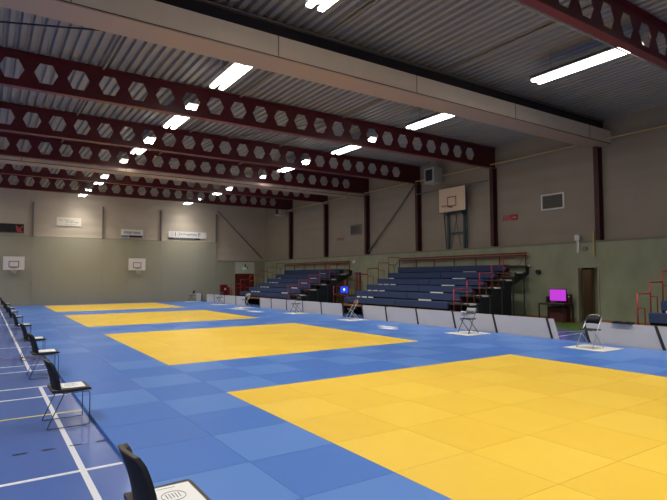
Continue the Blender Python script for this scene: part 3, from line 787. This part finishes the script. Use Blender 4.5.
def louvre(y0, y1, z0, z1, label, fm):
    t = thing('wall_louvre', label, 'vent', (XR, (y0+y1)/2, z0))
    b = MB(); w = .06
    b.box(XR-.06, XR-.01, y0, y1, z0, z0+w, fm); b.box(XR-.06, XR-.01, y0, y1, z1-w, z1, fm); b.box(XR-.06, XR-.01, y0, y0+w, z0+w, z1-w, fm); b.box(XR-.06, XR-.01, y1-w, y1, z0+w, z1-w, fm)
    b.build('frame', t)
    MB().box(XR-.015, XR-.008, y0+w, y1-w, z0+w, z1-w, M['louvre']).build('backing', t)
    b = MB(); n = 8
    for i in range(n):
        z = z0+w+(z1-z0-2*w)*(i+.5)/n
        b.face([(XR-.05, y0+w, z-.03), (XR-.05, y1-w, z-.03), (XR-.018, y1-w, z+.03), (XR-.018, y0+w, z+.03)], M['grey_steel'])
    b.build('slat', t, recalc=False)
louvre(12.45, 13.52, 4.66, 5.34, 'white framed dark louvre vent high on the right wall near the doorway', M['bb_white'])
louvre(26.45, 27.6, 4.55, 5.22, 'dark louvre vent high on the right wall beside the wall brace', M['grey_steel'])

def heater(y, label, z=6.68):
    x = 19.0
    t = thing('unit_heater', label, 'heater', (x+.3, y, z))
    MB().box(x, x+.62, y-.36, y+.36, z, z+.80, M['white_case']).build('casing', t, bevel=.015)
    MB().box(x-.012, x, y-.24, y+.24, z+.12, z+.70, M['louvre']).build('grille', t)
    b = MB()
    for i in range(6): b.box(x-.03, x-.012, y-.24, y+.24, z+.16+i*.095, z+.175+i*.095, M['bl_post'])
    b.build('vane', t)
    for s in (-1, 1): MB().tube([(x+.3, y+s*.3, z+.82), (x+.3, y+s*.3, ZC)], .015, M['grey_steel'], 6).build('hanger_rod', t)
heater(19.42, 'pale unit heater with black grille hanging above the large backboard')
heater(36.3, 'small unit heater hanging near the far right corner of the hall')

# small wall devices
t = thing('wall_intercom', 'pale box on a short conduit above the doorway', 'wall device', (XR, 11.82, 2.8))
MB().box(XR-.22, XR-.1, 11.74, 11.94, 3.27, 3.5, M['bb_white']).build('box', t, bevel=.01)
MB().box(XR-.17, XR-.11, 11.78, 11.88, 2.78, 3.27, M['bb_white']).build('conduit', t)
b = MB(); b.prism([(11.58+.12*math.cos(2*PI*i/16), 2.93+.09*math.sin(2*PI*i/16)) for i in range(16)], 'x', XR-.15, XR-.1, M['ledge'])
tag(b.build('emergency_lamp', origin=(XR-.1, 11.58, 2.93)), 'oval unlit emergency lamp above the doorway', 'wall lamp')
tag(MB().box(XR-.2, XR-.13, 11.14, 11.19, 2.6, 3.6, M['ochre']).build('conduit', origin=(XR-.1, 11.1, 2.6)), 'short ochre conduit beside the column above the doorway', 'pipe')
b = MB(); b.prism([(13.65+.1*math.cos(2*PI*i/16), 2.03+.1*math.sin(2*PI*i/16)) for i in range(16)], 'x', XR-.22, XR-.1, M['plastic_black'])
tag(b.build('wall_horn', origin=(XR-.1, 13.8, 2.03)), 'round black device on the green wall at the end of the middle bleacher', 'wall device')
b = MB(); b.box(XR-.2, XR-.1, 26.9, 27.2, 2.72, 2.9, M['sign_white'])
tag(b.build('emergency_lamp', origin=(XR-.1, 27, 2.8), bevel=.03), 'small white lamp above the red doorway between the bleachers', 'wall lamp')

# ------------------------------------------------------------------ tables and screens
def table(x0, x1, y0, y1, z, topm, legm, label):
    t = thing('side_table', label, 'table', ((x0+x1)/2, (y0+y1)/2, 0))
    MB().box(x0, x1, y0, y1, z-.03, z, topm).build('table_top', t, bevel=.004)
    b = MB(); b.box(x0+.02, x1-.02, y0+.03, y1-.03, z-.07, z-.03, legm); b.build('apron', t)
    for x in (x0+.01, x1-.05):
        for y in (y0+.02, y1-.06): MB().box(x, x+.04, y, y+.04, 0, z-.07, legm).build('leg', t)
table(19.02, 19.70, 12.04, 13.22, .76, M['table_brown'], M['plastic_black'], 'black-legged table by the green wall carrying the magenta screen')
t = thing('monitor', 'monitor showing a plain magenta picture, on the table left of the doorway', 'monitor', (19.35, 12.75, .76))
cs = MB().box(19.35, 19.40, 12.14, 12.90, .83, 1.33, M['plastic_black']).build('casing', t, bevel=.008)
MB().box(19.344, 19.35, 12.165, 12.875, .855, 1.305, M['magenta']).build('screen', cs)
b = MB(); b.box(19.36, 19.39, 12.45, 12.55, .78, .85, M['plastic_black']); b.box(19.28, 19.46, 12.35, 12.65, .761, .78, M['plastic_black']); b.build('stand', t)
tag(MB().box(19.3, 19.5, 12.93, 13.03, .761, 1.02, M['plastic_black']).build('loudspeaker', origin=(19.4, 12.98, .761), bevel=.01), 'small black box left of the magenta screen on the table', 'loudspeaker')
t = thing('desk_lamp', 'dark red device with a white lamp right of the magenta screen', 'device', (19.5, 12.3, .761))
MB().box(19.45, 19.62, 12.06, 12.22, .761, 1.12, M['dark_red']).build('casing', t, bevel=.01)
MB().box(19.44, 19.45, 12.07, 12.12, 1.0, 1.06, M['paper']).build('lamp', t)
tag(MB().box(19.35, 19.7, 12.2, 12.95, 0.001, .58, M['dark_red']).build('crate', origin=(19.5, 12.6, 0), bevel=.01), 'dark red crate on the floor under the table with the magenta screen', 'crate')
table(18.3, 18.85, 25.75, 26.95, .76, M['brown'], M['brown'], 'red brown table at the end of the far bleacher carrying the blue screen')
t = thing('monitor', 'monitor showing a blue picture with a white spot, beside the far bleacher', 'monitor', (18.55, 26.4, .76))
cs = MB().box(18.52, 18.58, 26.0, 26.86, .82, 1.30, M['plastic_black']).build('casing', t, bevel=.008)
MB().box(18.513, 18.52, 26.03, 26.83, .85, 1.27, M['bluescreen']).build('screen', cs)
MB().box(18.509, 18.513, 26.30, 26.52, 1.00, 1.14, M['whitescreen']).build('white_spot', cs)
b = MB(); b.box(18.45, 18.65, 26.3, 26.6, .761, .82, M['plastic_black']); b.build('stand', t)

# ------------------------------------------------------------------ world, camera
wd = bpy.data.worlds.new('w'); SC.world = wd; wd.use_nodes = True
wd.node_tree.nodes['Background'].inputs[0].default_value = (.02, .02, .02, 1)
fpx, yaw, pitch, roll, h = 520, math.radians(33.85), math.radians(2.94), math.radians(-.21), 1.86
F = Vector((math.sin(yaw)*math.cos(pitch), math.cos(yaw)*math.cos(pitch), math.sin(pitch)))
R = Vector((math.cos(yaw), -math.sin(yaw), 0)); U = R.cross(F)
R2 = R*math.cos(roll)+U*math.sin(roll); U2 = -R*math.sin(roll)+U*math.cos(roll)
cam = bpy.data.cameras.new('camera'); co = bpy.data.objects.new('camera', cam); COL.objects.link(co)
mw = Matrix((R2, U2, -F)).transposed().to_4x4(); mw.translation = (0, 0, h); co.matrix_world = mw
cam.sensor_width = 36; cam.lens = fpx/667*36; cam.clip_start = .05; cam.clip_end = 200
SC.camera = co
SC.view_settings.view_transform = 'Standard'; SC.view_settings.look = 'None'; SC.view_settings.gamma = 1; SC.view_settings.use_curve_mapping = False
SC.view_settings.exposure = 1.66
SC.cycles.max_bounces = 8; SC.cycles.diffuse_bounces = 4; SC.cycles.sample_clamp_indirect = 6
for o in bpy.data.objects:
    if '_w' in o: del o['_w']
